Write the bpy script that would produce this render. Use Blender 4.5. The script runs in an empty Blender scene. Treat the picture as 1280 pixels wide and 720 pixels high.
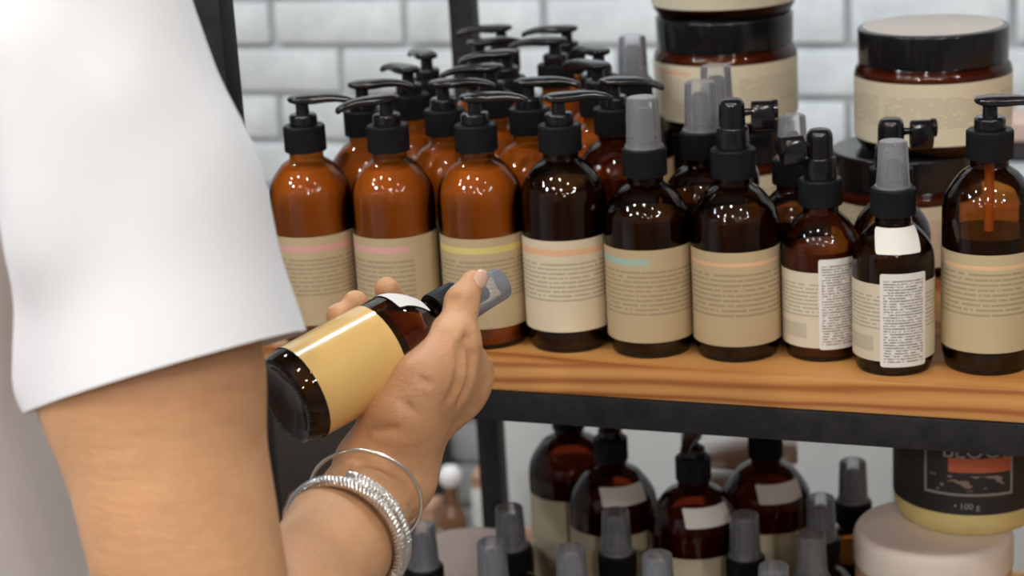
import bpy, bmesh, math, random
import numpy as np
from mathutils import Vector, Matrix

random.seed(7)
D = bpy.data
sc = bpy.context.scene
col = sc.collection

# ------------------------------------------------------------------ camera, world, light, exposure
cd = D.cameras.new('camera'); cam = D.objects.new('camera', cd); col.objects.link(cam)
CR, CU, CF = ((0.939211, 0.338523, -0.057317), (-0.041455, 0.277525, 0.959824), (-0.340829, 0.899101, -0.274688))
cam.matrix_world = Matrix(((CR[0], CU[0], -CF[0], 0.0), (CR[1], CU[1], -CF[1], -1.2123), (CR[2], CU[2], -CF[2], 1.4235), (0, 0, 0, 1)))
cd.sensor_width = 36.0; cd.lens = 68.048; cd.clip_start = 0.05
cd.dof.use_dof = True; cd.dof.focus_distance = 1.145; cd.dof.aperture_fstop = 8.6
sc.camera = cam
w = D.worlds.new('world'); sc.world = w; w.use_nodes = True
w.node_tree.nodes['Background'].inputs[0].default_value = (0.8, 0.85, 0.9, 1); w.node_tree.nodes['Background'].inputs[1].default_value = 0.15
sc.view_settings.view_transform = 'Standard'; sc.view_settings.look = 'None'
sc.view_settings.exposure = -0.12; sc.view_settings.gamma = 1.0; sc.view_settings.use_curve_mapping = False
sc.cycles.use_denoising = True
sc.cycles.transparent_max_bounces = 32
sc.cycles.max_bounces = 10
sc.cycles.sample_clamp_indirect = 0.0
sc.cycles.caustics_reflective = False; sc.cycles.caustics_refractive = False

def area(name, loc, target, size, power, color, shape='DISK'):
    l = D.lights.new(name, 'AREA'); l.shape = shape; l.size = size; l.energy = power; l.color = color
    o = D.objects.new(name, l); col.objects.link(o); o.location = loc
    o.rotation_euler = (Vector(target) - Vector(loc)).to_track_quat('-Z', 'Y').to_euler()
    return o
WARM, COOL, NEUT = (1.0, 0.86, 0.70), (0.84, 0.93, 1.0), (1.0, 0.95, 0.90)
# round ceiling downlights of the shop
for i, (x, y, tx, ty, pw, c) in enumerate((
        (-2.3, -1.5, -0.6, 0.0, 17, COOL), (-1.9, -2.1, -0.5, 0.0, 17, COOL), (1.9, -1.6, 0.0, 0.0, 13, COOL),
        (-1.9, 0.55, -1.5, 1.5, 15, COOL), (-0.9, 0.60, -0.8, 1.4, 19, COOL), (0.2, 0.60, 0.1, 1.4, 19, COOL), (1.6, -4.6, 0.0, 0.0, 46, NEUT), (-1.4, -5.0, -0.5, 0.0, 46, NEUT))):
    area('downlight', (x, y, 3.06), (tx, ty, 0.9), 0.14, pw, c)

# ------------------------------------------------------------------ materials
def srgb(r, g, b):
    f = lambda c: (c/12.92 if c <= 0.04045 else ((c+0.055)/1.055)**2.4)
    return (f(r/255), f(g/255), f(b/255), 1)
class N:
    """tiny node-graph helper"""
    def __init__(s, name):
        s.m = D.materials.new(name); s.m.use_nodes = True; s.t = s.m.node_tree
        s.b = s.t.nodes['Principled BSDF']; s.out = s.t.nodes['Material Output']
    def n(s, typ, **kw):
        x = s.t.nodes.new('ShaderNode'+typ)
        for k, v in kw.items(): setattr(x, k, v)
        return x
    def put(s, sock, v):
        if hasattr(v, 'is_linked') or isinstance(v, bpy.types.NodeSocket): s.t.links.new(v, sock)
        else: sock.default_value = v
    def math(s, op, a, b=0.0, c=None):
        x = s.n('Math', operation=op); s.put(x.inputs[0], a); s.put(x.inputs[1], b)
        if c is not None: s.put(x.inputs[2], c)
        return x.outputs[0]
    def mix(s, f, a, b):
        x = s.n('Mix', data_type='RGBA'); s.put(x.inputs[0], f); s.put(x.inputs[6], a); s.put(x.inputs[7], b)
        return x.outputs[2]
    def coord(s, kind='Object', scale=(1, 1, 1)):
        tc = s.n('TexCoord'); mp = s.n('Mapping'); s.t.links.new(tc.outputs[kind], mp.inputs[0]); mp.inputs['Scale'].default_value = scale
        return mp.outputs[0]
    def noise(s, vec, scale, detail=3.0, rough=0.5):
        x = s.n('TexNoise'); s.t.links.new(vec, x.inputs['Vector']); x.inputs['Scale'].default_value = scale
        x.inputs['Detail'].default_value = detail; x.inputs['Roughness'].default_value = rough
        return x.outputs[0]
    def ramp(s, v, stops):
        x = s.n('ValToRGB'); s.t.links.new(v, x.inputs[0]); e = x.color_ramp.elements
        while len(e) < len(stops): e.new(0.5)
        for i, (p, c) in enumerate(stops): e[i].position = p; e[i].color = c
        return x.outputs[0]
    def bump(s, h, strength, dist=0.001):
        x = s.n('Bump'); s.put(x.inputs['Height'], h); x.inputs['Strength'].default_value = strength; x.inputs['Distance'].default_value = dist
        s.t.links.new(x.outputs[0], s.b.inputs['Normal']); return x
    def set(s, **kw):
        names = dict(color='Base Color', rough='Roughness', metal='Metallic', spec='Specular IOR Level', coat='Coat Weight', coatr='Coat Roughness',
                     trans='Transmission Weight', sss='Subsurface Weight', alpha='Alpha', sheen='Sheen Weight', emit='Emission Color', estr='Emission Strength', ior='IOR')
        for k, v in kw.items(): s.put(s.b.inputs[names[k]], v)
        return s

def plain(name, c, rough=0.5, **kw):
    return N(name).set(color=c, rough=rough, **kw).m

def thin_glass(name, tint, haze=0.0, haze_col=(0.8, 0.8, 0.85, 1), rough=0.035, fres=1.5):
    g = N(name); t = g.t
    tr = g.n('BsdfTransparent'); tr.inputs[0].default_value = tint
    gl = g.n('BsdfGlossy'); gl.inputs['Roughness'].default_value = rough
    fr = g.n('Fresnel'); fr.inputs[0].default_value = fres
    mx = g.n('MixShader'); t.links.new(fr.outputs[0], mx.inputs[0]); t.links.new(tr.outputs[0], mx.inputs[1]); t.links.new(gl.outputs[0], mx.inputs[2])
    last = mx
    if haze:
        df = g.n('BsdfDiffuse'); df.inputs[0].default_value = haze_col
        m2 = g.n('MixShader'); m2.inputs[0].default_value = haze
        t.links.new(mx.outputs[0], m2.inputs[1]); t.links.new(df.outputs[0], m2.inputs[2]); last = m2
    t.links.new(last.outputs[0], g.out.inputs[0]); t.nodes.remove(g.b)
    return g.m

M = {}
M['amber'] = thin_glass('amber_glass', (0.68, 0.395, 0.15, 1))
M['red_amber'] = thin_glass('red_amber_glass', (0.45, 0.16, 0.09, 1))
M['clear'] = thin_glass('clear_plastic', (0.93, 0.94, 0.96, 1), 0.19, (0.78, 0.81, 0.90, 1), 0.06, 1.6)
M['lotion'] = plain('lotion', (0.86, 0.56, 0.24, 1), 0.6)
M['dark_liquid'] = plain('dark_liquid', (0.022, 0.008, 0.005, 1), 0.4)
M['mid_liquid'] = plain('brown_liquid', (0.16, 0.05, 0.02, 1), 0.3)
M['red_cream'] = plain('red_brown_contents', (0.12, 0.025, 0.02, 1), 0.5)
M['black'] = plain('black_plastic', (0.008, 0.0085, 0.010, 1), 0.42, spec=0.18)
M['gloss_black'] = plain('glossy_black_plastic', (0.008, 0.008, 0.010, 1), 0.16, spec=0.5)
M['tube'] = plain('dip_tube_plastic', (0.55, 0.30, 0.10, 1), 0.4)
M['white_plastic'] = plain('white_plastic', (0.78, 0.76, 0.74, 1), 0.35)

def wood(name):
    g = N(name)
    v = g.coord('Object', (0.9, 7.0, 9.0))
    n1 = g.noise(v, 1.6, 3.0, 0.5)
    vd = g.n('VectorMath', operation='MULTIPLY_ADD')
    tc = g.coord('Object', (0.35, 8.0, 8.0)); g.t.links.new(tc, vd.inputs[0]); vd.inputs[1].default_value = (1, 1, 1)
    cx = g.n('CombineXYZ'); g.t.links.new(n1, cx.inputs[1]); g.t.links.new(n1, cx.inputs[2]); g.t.links.new(cx.outputs[0], vd.inputs[2])
    wv = g.n('TexWave', wave_type='BANDS', bands_direction='Z'); g.t.links.new(vd.outputs[0], wv.inputs['Vector'])
    wv.inputs['Scale'].default_value = 2.1; wv.inputs['Distortion'].default_value = 2.2; wv.inputs['Detail'].default_value = 2.5; wv.inputs['Detail Scale'].default_value = 1.2
    c = g.ramp(wv.outputs[1], [(0.0, (0.60, 0.30, 0.095, 1)), (0.62, (0.52, 0.225, 0.062, 1)), (1.0, (0.31, 0.095, 0.022, 1))])
    fine = g.noise(g.coord('Object', (6, 260, 260)), 1.0, 2.0)
    c2 = g.mix(g.math('MULTIPLY', fine, 0.35), c, (0.36, 0.14, 0.035, 1))
    # a knot
    g.set(color=c2, rough=0.38, coat=0.15, coatr=0.3)
    g.bump(fine, 0.12, 0.0006)
    return g.m
M['wood'] = wood('pine_board')

def steel(name):
    g = N(name); v = g.coord('Object')
    n = g.noise(v, 90, 4.0, 0.65)
    g.set(color=g.ramp(n, [(0.3, (0.007, 0.007, 0.008, 1)), (0.75, (0.022, 0.020, 0.023, 1))]), rough=0.5, spec=0.3)
    g.bump(n, 0.35, 0.0008)
    return g.m
M['steel'] = steel('black_powder_coated_steel')

def skin(name):
    g = N(name); v = g.coord('Object')
    blot = g.noise(v, 16, 4.0, 0.6); fine = g.noise(v, 260, 3.0, 0.6)
    c = g.ramp(blot, [(0.25, (0.52, 0.27, 0.135, 1)), (0.55, (0.63, 0.35, 0.18, 1)), (0.8, (0.68, 0.40, 0.22, 1))])
    red = g.noise(v, 42, 3.0, 0.6)
    c = g.mix(g.math('MULTIPLY', g.math('SUBTRACT', red, 0.35), 0.55), c, (0.52, 0.20, 0.12, 1))
    g.set(color=c, rough=0.47, sss=0.12, spec=0.4)
    g.b.inputs['Subsurface Radius'].default_value = (0.010, 0.004, 0.002); g.b.inputs['Subsurface Scale'].default_value = 0.5
    vor = g.n('TexVoronoi', feature='DISTANCE_TO_EDGE'); g.t.links.new(g.coord('Object', (1, 1, 1)), vor.inputs['Vector']); vor.inputs['Scale'].default_value = 420
    wrk = g.noise(g.coord('Object', (40, 40, 180)), 1.0, 3.0, 0.6)
    h = g.math('ADD', g.math('MULTIPLY', fine, 0.5), g.math('MULTIPLY', wrk, 0.9))
    h = g.math('ADD', h, g.math('MULTIPLY', vor.outputs[0], 0.25))
    g.bump(h, 0.52, 0.0015)
    return g.m
M['skin'] = skin('skin')
M['nail'] = plain('finger_nail', (0.70, 0.42, 0.31, 1), 0.25, sss=0.1)

def cloth(name, c, c2):
    g = N(name); v = g.coord('Object')
    n = g.noise(v, 900, 2.0)
    big = g.noise(v, 7, 3.0)
    g.set(color=g.mix(big, c, c2), rough=0.9, sheen=0.25, spec=0.15)
    g.bump(n, 0.2, 0.0006)
    return g.m
M['cotton'] = cloth('white_cotton', (0.72, 0.74, 0.79, 1), (0.76, 0.78, 0.82, 1))
M['denim'] = cloth('dark_trousers', (0.03, 0.035, 0.05, 1), (0.04, 0.045, 0.06, 1))

def silver(name):
    g = N(name); g.set(color=(0.72, 0.69, 0.65, 1), rough=0.26, metal=1.0); return g.m
M['silver'] = silver('silver')

def brick_mat(name):
    g = N(name); v = g.coord('Object')
    oi = g.n('ObjectInfo')
    n = g.noise(v, 22, 5.0, 0.65)
    c = g.ramp(n, [(0.3, (0.55, 0.58, 0.595, 1)), (0.7, (0.74, 0.765, 0.775, 1))])
    c = g.mix(g.math('MULTIPLY', oi.outputs['Random'], 0.35), c, (0.52, 0.55, 0.57, 1))
    g.set(color=c, rough=0.7); g.bump(n, 0.5, 0.004)
    return g.m
M['brick'] = brick_mat('white_painted_brick')
M['mortar'] = plain('grey_white_mortar', (0.50, 0.525, 0.54, 1), 0.9)
def noisy(name, a, b, scale, rough=0.7):
    g = N(name); n = g.noise(g.coord('Object'), scale, 4.0); g.set(color=g.mix(n, a, b), rough=rough); g.bump(n, 0.1, 0.001); return g.m
M['floor'] = noisy('pale_stone_floor', (0.34, 0.31, 0.28, 1), (0.40, 0.37, 0.34, 1), 6, 0.4)
M['plaster'] = noisy('grey_plaster', (0.30, 0.29, 0.28, 1), (0.34, 0.33, 0.32, 1), 4)
M['ceil'] = noisy('dark_ceiling_paint', (0.09, 0.09, 0.092, 1), (0.11, 0.11, 0.112, 1), 4)
M['cab_white'] = noisy('white_laminate', (0.66, 0.67, 0.66, 1), (0.72, 0.72, 0.71, 1), 5, 0.45)
M['cab_top'] = noisy('pale_grey_top', (0.50, 0.50, 0.49, 1), (0.56, 0.56, 0.55, 1), 5, 0.5)
M['cab_dark'] = noisy('dark_stained_wood', (0.03, 0.022, 0.018, 1), (0.05, 0.035, 0.026, 1), 9, 0.5)
M['kraft'] = noisy('kraft_card', (0.36, 0.20, 0.12, 1), (0.42, 0.24, 0.15, 1), 30, 0.8)
M['carton'] = noisy('white_card', (0.72, 0.72, 0.70, 1), (0.78, 0.78, 0.76, 1), 20, 0.6)

def label_mat(name, base, strip=None, strip_v=0.87, strip_h=0.035, su=(0.12, 0.75), lines=9, lv=(0.34, 0.78), lu=(0.10, 0.85), ink=(0.16, 0.13, 0.10, 1), dens=0.5,
              columns=0, emblem=None, block=None, gloss=0.5, thick=0.42, patchy=0.0, coat=0.0):
    """paper label: printed colour strip, rows of small print, optional emblem ring and stamp block, all by UV"""
    g = N(name)
    tc = g.n('TexCoord'); sp = g.n('SeparateXYZ'); g.t.links.new(tc.outputs['UV'], sp.inputs[0]); u, v = sp.outputs[0], sp.outputs[1]
    pap = g.noise(g.coord('UV', (30, 30, 1)), 3.0, 4.0)
    c = g.mix(g.math('MULTIPLY', pap, 0.25), base, tuple(x*0.8 for x in base[:3])+(1,))
    def within(x, a, b): return g.math('MULTIPLY', g.math('GREATER_THAN', x, a), g.math('LESS_THAN', x, b))
    if lines:
        t = g.math('MULTIPLY', g.math('SUBTRACT', v, lv[0]), lines/(lv[1]-lv[0]))
        row = g.math('FLOOR', t); fr = g.math('FRACT', t)
        cx = g.n('CombineXYZ'); g.t.links.new(g.math('MULTIPLY', u, 38.0), cx.inputs[0]); g.t.links.new(g.math('MULTIPLY', row, 7.3), cx.inputs[1])
        words = g.n('TexNoise'); g.t.links.new(cx.outputs[0], words.inputs['Vector']); words.inputs['Scale'].default_value = 1.6; words.inputs['Detail'].default_value = 1.0
        msk = g.math('MULTIPLY', within(u, *lu), within(v, *lv))
        msk = g.math('MULTIPLY', msk, g.math('LESS_THAN', fr, thick))
        msk = g.math('MULTIPLY', msk, g.math('GREATER_THAN', words.outputs[0], 0.38))
        if patchy:
            pt = g.noise(g.coord('UV', (9, 22, 1)), 1.0, 2.0, 0.7); msk = g.math('MULTIPLY', msk, g.math('GREATER_THAN', pt, patchy))
        if columns:
            msk = g.math('MULTIPLY', msk, g.math('GREATER_THAN', g.math('FRACT', g.math('MULTIPLY', u, columns)), 0.06))
        c = g.mix(g.math('MULTIPLY', msk, dens), c, ink)
    if strip:
        m = g.math('MULTIPLY', within(u, *su), within(v, strip_v-strip_h, strip_v+strip_h))
        c = g.mix(g.math('MULTIPLY', m, 0.75), c, strip)
    if emblem:
        eu, ev, er, asp = emblem
        du = g.math('MULTIPLY', g.math('SUBTRACT', u, eu), asp); dv = g.math('SUBTRACT', v, ev)
        d = g.math('SQRT', g.math('ADD', g.math('MULTIPLY', du, du), g.math('MULTIPLY', dv, dv)))
        c = g.mix(g.math('MULTIPLY', within(d, er*0.72, er), 0.75), c, (0.05, 0.04, 0.035, 1))
    if block:
        m = g.math('MULTIPLY', within(u, block[0], block[1]), within(v, block[2], block[3]))
        c = g.mix(g.math('MULTIPLY', m, 0.35), c, (0.2, 0.18, 0.16, 1))
    g.set(color=c, rough=gloss, spec=0.3, coat=coat, coatr=0.09)
    return g.m
KR = (0.51, 0.39, 0.235, 1); KG = (0.50, 0.405, 0.25, 1)
LB = {
 'pink':   label_mat('kraft_label_pink_strip', KR, (0.72, 0.33, 0.33, 1), emblem=(0.24, 0.16, 0.07, 1.9)),
 'pink2':  label_mat('kraft_label_rose_strip', KR, (0.72, 0.34, 0.36, 1), su=(0.12, 0.6), lines=8, lu=(0.12, 0.62)),
 'yellow': label_mat('kraft_label_yellow_strip', KR, (0.72, 0.60, 0.18, 1), lines=9),
 'orange': label_mat('cream_label_orange_strip', (0.66, 0.56, 0.40, 1), (0.76, 0.38, 0.2, 1), lines=9),
 'teal':   label_mat('kraft_label_teal_strip', KR, (0.30, 0.50, 0.46, 1), su=(0.12, 0.5), lines=10, lv=(0.30, 0.80)),
 'salmon': label_mat('kraft_label_salmon_strip', KR, (0.80, 0.46, 0.28, 1), strip_h=0.02, lines=9, lv=(0.32, 0.80)),
 'peach':  label_mat('kraft_label_peach_strip', KG, (0.78, 0.46, 0.26, 1), strip_h=0.02, su=(0.15, 0.8), lines=9, lv=(0.38, 0.84)),
 'plain':  label_mat('kraft_label', KR, None, lines=8),
 'small':  label_mat('cream_label_small_print', (0.62, 0.55, 0.42, 1), None, lines=9, lv=(0.42, 0.88), lu=(0.12, 0.95), block=(0.14, 0.36, 0.12, 0.32)),
 'jar':    label_mat('cream_jar_label', (0.62, 0.56, 0.42, 1), (0.66, 0.33, 0.24, 1), strip_v=0.86, su=(0.06, 0.2), lines=12, lv=(0.30, 0.80), columns=3.2, lu=(0.04, 0.92), dens=0.4),
 'big':    label_mat('cream_bottle_label', (0.60, 0.53, 0.37, 1), None, lines=6, lv=(0.15, 0.5), dens=0.25),
 'mustard': label_mat('mustard_label', (0.78, 0.50, 0.17, 1), None, lines=0, gloss=0.25, coat=0.7),
 'white':  label_mat('white_sticker', (0.76, 0.74, 0.71, 1), None, lines=0),
 'dense':  label_mat('white_sticker_dense_print', (0.72, 0.69, 0.66, 1), None, lines=30, lv=(0.05, 0.94), lu=(0.07, 0.93), dens=0.72, ink=(0.09, 0.08, 0.075, 1), thick=0.58, patchy=0.43),
}

# ------------------------------------------------------------------ mesh helpers
def finish(me, angle=40):
    for p in me.polygons: p.use_smooth = True
    me.set_sharp_from_angle(angle=math.radians(angle))
    return me
def mesh_from(name, verts, faces, mat=None, angle=40, recalc=False):
    me = D.meshes.new(name); me.from_pydata([tuple(v) for v in verts], [], faces); me.update()
    if recalc:
        bm = bmesh.new(); bm.from_mesh(me); bmesh.ops.recalc_face_normals(bm, faces=bm.faces); bm.to_mesh(me); bm.free()
    if mat: me.materials.append(mat)
    return finish(me, angle)
def lathe(name, prof, mat, seg=48, angle=35, rib=None):
    """revolve (r, z) profile around Z; r==0 closes; rib = (i0, i1, depth) ribs profile rows i0..i1"""
    vs, fs, rows = [], [], []
    for i, (r, z) in enumerate(prof):
        if r < 1e-6: rows.append([len(vs)]); vs.append((0, 0, z))
        else:
            row = []
            for k in range(seg):
                a = 2*math.pi*k/seg; rr = r
                if rib and rib[0] <= i <= rib[1] and k % 2: rr = r-rib[2]
                row.append(len(vs)); vs.append((rr*math.cos(a), rr*math.sin(a), z))
            rows.append(row)
    for a, b in zip(rows[:-1], rows[1:]):
        if len(a) == 1 and len(b) == 1: continue
        for k in range(seg):
            k2 = (k+1) % seg
            if len(a) == 1: fs.append((a[0], b[k2], b[k]))
            elif len(b) == 1: fs.append((a[k], a[k2], b[0]))
            else: fs.append((a[k], a[k2], b[k2], b[k]))
    return mesh_from(name, vs, fs, mat, angle)
def rounded(pts, rad, n=5):
    """round the inner corners of an (r,z) polyline"""
    out = [pts[0]]
    for i in range(1, len(pts)-1):
        p0, p1, p2 = Vector(pts[i-1]), Vector(pts[i]), Vector(pts[i+1]); rd = rad[i] if isinstance(rad, (list, tuple)) else rad
        if rd <= 0: out.append(tuple(p1)); continue
        a = (p0-p1).normalized(); b = (p2-p1).normalized()
        l = min(rd, (p0-p1).length*0.49, (p2-p1).length*0.49)
        for k in range(n+1):
            t = k/n; q = (p1+a*l)*(1-t)**2+p1*2*t*(1-t)+(p1+b*l)*t**2; out.append(tuple(q))
    out.append(pts[-1]); return out
def label_mesh(name, r, z0, z1, arc, mat, corner=0.004, seg=40, centre=-90.0, rows=10, rfun=None, thick=0.00025):
    """label wrapped on a cylinder (or on rfun(z)), rounded corners, u along the arc, v upward"""
    me = D.meshes.new(name); vs, fs, uv = [], [], []
    zs = sorted(set([z0+corner*(1-math.cos(math.pi/2*k/4)) for k in range(5)]+[z1-corner*(1-math.cos(math.pi/2*k/4)) for k in range(5)]+[z0+(z1-z0)*k/rows for k in range(1, rows)]))
    for z in zs:
        e = min(z-z0, z1-z); ins = corner-math.sqrt(max(0, corner**2-(corner-e)**2)) if e < corner else 0.0
        rr = (rfun(z) if rfun else r)+thick
        half = math.radians(arc)/2*(r/rr)-ins/rr
        for k in range(seg+1):
            a = math.radians(centre)+half*(2*k/seg-1)
            vs.append((rr*math.cos(a), rr*math.sin(a), z)); uv.append((0.5+half*(rr/r)*(2*k/seg-1)/math.radians(arc), (z-z0)/(z1-z0)))
    for j in range(len(zs)-1):
        for k in range(seg): a = j*(seg+1)+k; fs.append((a, a+1, a+seg+2, a+seg+1))
    me.from_pydata(vs, [], fs); me.update(); ul = me.uv_layers.new(name='UVMap')
    for lp in me.loops: ul.data[lp.index].uv = uv[lp.vertex_index]
    me.materials.append(mat); return finish(me, 60)
def loft(name, rings, mat, angle=50, cap=True):
    n = len(rings[0]); vs = [p for r in rings for p in r]; fs = []
    for i in range(len(rings)-1):
        for k in range(n): k2 = (k+1) % n; fs.append((i*n+k, i*n+k2, (i+1)*n+k2, (i+1)*n+k))
    if cap: fs.append(tuple(reversed(range(n)))); fs.append(tuple(range((len(rings)-1)*n, len(rings)*n)))
    return mesh_from(name, vs, fs, mat, angle, recalc=True)
def box_mesh(name, x0, x1, y0, y1, z0, z1, mat, bev=0.001, seg=2):
    bm = bmesh.new(); bmesh.ops.create_cube(bm, size=1.0)
    for v in bm.verts: v.co = Vector((x0+(v.co.x+.5)*(x1-x0), y0+(v.co.y+.5)*(y1-y0), z0+(v.co.z+.5)*(z1-z0)))
    if bev: bmesh.ops.bevel(bm, geom=list(bm.edges), offset=bev, segments=seg, affect='EDGES', profile=0.6)
    me = D.meshes.new(name); bm.to_mesh(me); bm.free(); me.materials.append(mat); return finish(me, 30)
def tube(name, pts, r, mat, seg=12, closed=False, rfun=None):
    pts = [Vector(p) for p in pts]; rings = []; n = len(pts)
    up = None
    for i, p in enumerate(pts):
        if closed: t = (pts[(i+1) % n]-pts[i-1]).normalized()
        else: t = (pts[min(i+1, n-1)]-pts[max(i-1, 0)]).normalized()
        if up is None: up = t.orthogonal().normalized()
        up = (up-t*up.dot(t)).normalized(); s = t.cross(up)
        ring = []
        for k in range(seg):
            a = 2*math.pi*k/seg; rr = rfun(i, a) if rfun else r
            ring.append(p+up*math.cos(a)*rr+s*math.sin(a)*rr)
        rings.append(ring)
    if closed:
        # align seam by plain connection
        vs = [q for rg in rings for q in rg]; fs = []
        for i in range(n):
            j = (i+1) % n
            off = 0
            if j == 0:
                off = min(range(seg), key=lambda o: (rings[0][o]-rings[-1][0]).length)
            for k in range(seg):
                k2 = (k+1) % seg; fs.append((i*seg+k, i*seg+k2, j*seg+(k2+off) % seg, j*seg+(k+off) % seg))
        return mesh_from(name, vs, fs, mat, 60, recalc=True)
    return loft(name, rings, mat, 60)

def link(o, parent=None):
    col.objects.link(o)
    if parent: o.parent = parent
    return o
def part(name, me, parent, loc=(0, 0, 0), rz=0.0):
    o = link(D.objects.new(name, me), parent); o.location = loc; o.rotation_euler[2] = rz; return o
def tag(o, label, cat, group=None, kind=None):
    o['label'] = label; o['category'] = cat
    if group: o['group'] = group
    if kind: o['kind'] = kind
    return o
def empty(name, loc, rz=0.0):
    o = D.objects.new(name, None); o.empty_display_size = 0.02; col.objects.link(o); o.location = loc; o.rotation_euler[2] = rz; return o
def struct(name, me, loc=(0, 0, 0)):
    o = link(D.objects.new(name, me)); o.location = loc; o['kind'] = 'structure'; return o

SHELF = 1.0           # top of the wooden shelf
LOW = SHELF-0.354     # top of the shelf below

# ------------------------------------------------------------------ room
WX0, WX1, WY0, WY1, WH = -4.0, 3.2, -5.6, 1.5, 3.1
struct('floor', box_mesh('floor', WX0-.1, WX1+.1, WY0-.1, WY1+.1, -0.1, 0, M['floor'], 0))
struct('ceiling', box_mesh('ceiling', WX0-.1, WX1+.1, WY0-.1, WY1+.1, WH, WH+.1, M['ceil'], 0))
struct('wall_left', box_mesh('wall_left', WX0-.1, WX0, WY0, WY1, 0, WH, M['plaster'], 0))
struct('wall_right', box_mesh('wall_right', WX1, WX1+.1, WY0, WY1, 0, WH, M['plaster'], 0))
struct('wall_front', box_mesh('wall_front', WX0, WX1, WY0-.1, WY0, 0, WH, M['plaster'], 0))
wb = struct('wall_back', box_mesh('wall_back', WX0, WX1, WY1, WY1+.15, 0, WH, M['mortar'], 0))
BW, BH, GAP = 0.215, 0.065, 0.010
bme = [box_mesh('brick', -BW/2, BW/2, -0.012, 0.004, -BH/2, BH/2, M['brick'], b, 2) for b in (0.005, 0.006, 0.007)]
hme = box_mesh('half_brick', -BW/4+.0025, BW/4-.0025, -0.012, 0.004, -BH/2, BH/2, M['brick'], 0.006, 2)
far_v, far_f = [], []
for row in range(41):
    z = 0.0375+row*(BH+GAP)
    x = WX0+BW/2+0.02+(row % 2)*(BW+GAP)/2
    while x < WX1-BW/2:
        near = -2.15 < x < 0.35 and 0.18 < z < 1.40 and not (z < 0.80 and x > -0.90)
        if near:
            o = link(D.objects.new('brick', random.choice(bme)), wb); o.location = (x, WY1-random.uniform(0.0, 0.004), z)
        else:
            b = len(far_v); y0, y1 = WY1-0.012, WY1+0.004
            for dx in (-BW/2, BW/2):
                for yy in (y0, y1):
                    for dz in (-BH/2, BH/2): far_v.append((x+dx, yy, z+dz))
            far_f += [(b, b+1, b+5, b+4), (b, b+4, b+6, b+2), (b+1, b+3, b+7, b+5), (b, b+2, b+3, b+1), (b+4, b+5, b+7, b+6)]
        x += BW+GAP
fo = link(D.objects.new('brickwork', mesh_from('brickwork', far_v, far_f, M['brick'], 30, recalc=True)), wb); fo['kind'] = 'stuff'

# ------------------------------------------------------------------ lamps of the shop (behind and above the camera)
def bulb_lamp_meshes():
    prof = [(0, -0.045)]+[(0.045*math.sin(math.pi*k/14), -0.045*math.cos(math.pi*k/14)) for k in range(1, 12)]+[(0.016, 0.044), (0.0, 0.046)]
    return (lathe('bulb', prof, M['bulb'], 20, 60), lathe('socket', [(0, .04), (.019, .04), (.019, .085), (.006, .095), (0, .095)], M['black'], 16),
            lathe('cord', [(0, .09), (.003, .09), (.003, .5), (0, .5)], M['black'], 6))
gb = N('warm_bulb_glass'); gb.set(color=(1, 0.8, 0.6, 1), emit=(1.0, 0.89, 0.76, 1), estr=135.0); M['bulb'] = gb.m
BM = bulb_lamp_meshes()
for r in range(3):
    for q in range(5):
        t = empty('pendant_lamp', (-1.75+q*0.72+(r % 2)*0.25, -0.85-r*0.75, 2.60)); tag(t, 'bare warm globe bulb hanging from the ceiling in the bulb grid', 'lamp', 'hanging globe bulbs')
        part('bulb', BM[0], t); part('socket', BM[1], t); part('cord', BM[2], t)

# ------------------------------------------------------------------ background furniture
t = empty('wall_counter', (0.02, 1.36, 0)); tag(t, 'white counter with pale grey top standing against the brick wall', 'counter')
part('worktop', box_mesh('worktop', -1.0, 1.9, -0.15, 0.122, 0.815, 0.84, M['cab_top'], 0.002), t)
part('carcass', box_mesh('carcass', -0.98, 1.88, -0.115, 0.122, 0.07, 0.815, M['cab_white'], 0.002), t)
part('plinth', box_mesh('plinth', -0.96, 1.86, -0.09, 0.12, 0.0, 0.07, M['cab_dark'], 0), t)
for k in range(5):
    dr = part('door', box_mesh('door', 0, 0.565, -0.135, -0.115, 0.09, 0.80, M['cab_white'], 0.003), t, (-0.978+k*0.572, 0, 0))
    part('handle', box_mesh('handle', 0.50, 0.512, -0.155, -0.135, 0.55, 0.70, M['steel'], 0.002), dr)
t = empty('dark_cabinet', (-1.74, 1.38, 0)); tag(t, 'dark stained cabinet against the brick wall behind the rack', 'cabinet')
part('body', box_mesh('body', -0.62, 0.60, -0.10, 0.10, 0.0, 0.58, M['cab_dark'], 0.003), t)
for k in range(2): 
    dr = part('door', box_mesh('door', 0, 0.60, -0.118, -0.10, 0.05, 0.56, M['cab_dark'], 0.004), t, (-0.615+k*0.608, 0, 0))
    part('knob', lathe('knob', [(0, -.01), (.006, -.01), (.012, -.002), (.010, .006), (0, .008)], M['steel'], 16), dr, (0.55 if k == 0 else 0.05, -0.128, 0.32))
t = empty('low_bench', (-1.35, 1.08, 0)); tag(t, 'low dark bench carrying tall kraft boxes behind the rack', 'bench')
part('bench_top', box_mesh('bench_top', -0.85, 0.52, -0.14, 0.15, 0.255, 0.28, M['cab_dark'], 0.003), t)
for sx in (-0.8, 0.44): 
    for sy in (-0.11, 0.10): part('leg', box_mesh('leg', sx, sx+.035, sy, sy+.035, 0, 0.255, M['cab_dark'], 0.002), t)
def carton(name, loc, sx, sy, h, mat, label, cat='box', rz=0.0, flap=True):
    t = empty(name, loc, rz); tag(t, label, cat)
    part('body', box_mesh('body', -sx/2, sx/2, -sy/2, sy/2, 0, h, mat, 0.0015), t)
    if flap: part('lid_flap', box_mesh('lid_flap', -sx/2+.001, sx/2-.001, -sy/2-.0006, sy/2-.002, h, h+.0012, mat, 0.0004), t)
    return t
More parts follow.
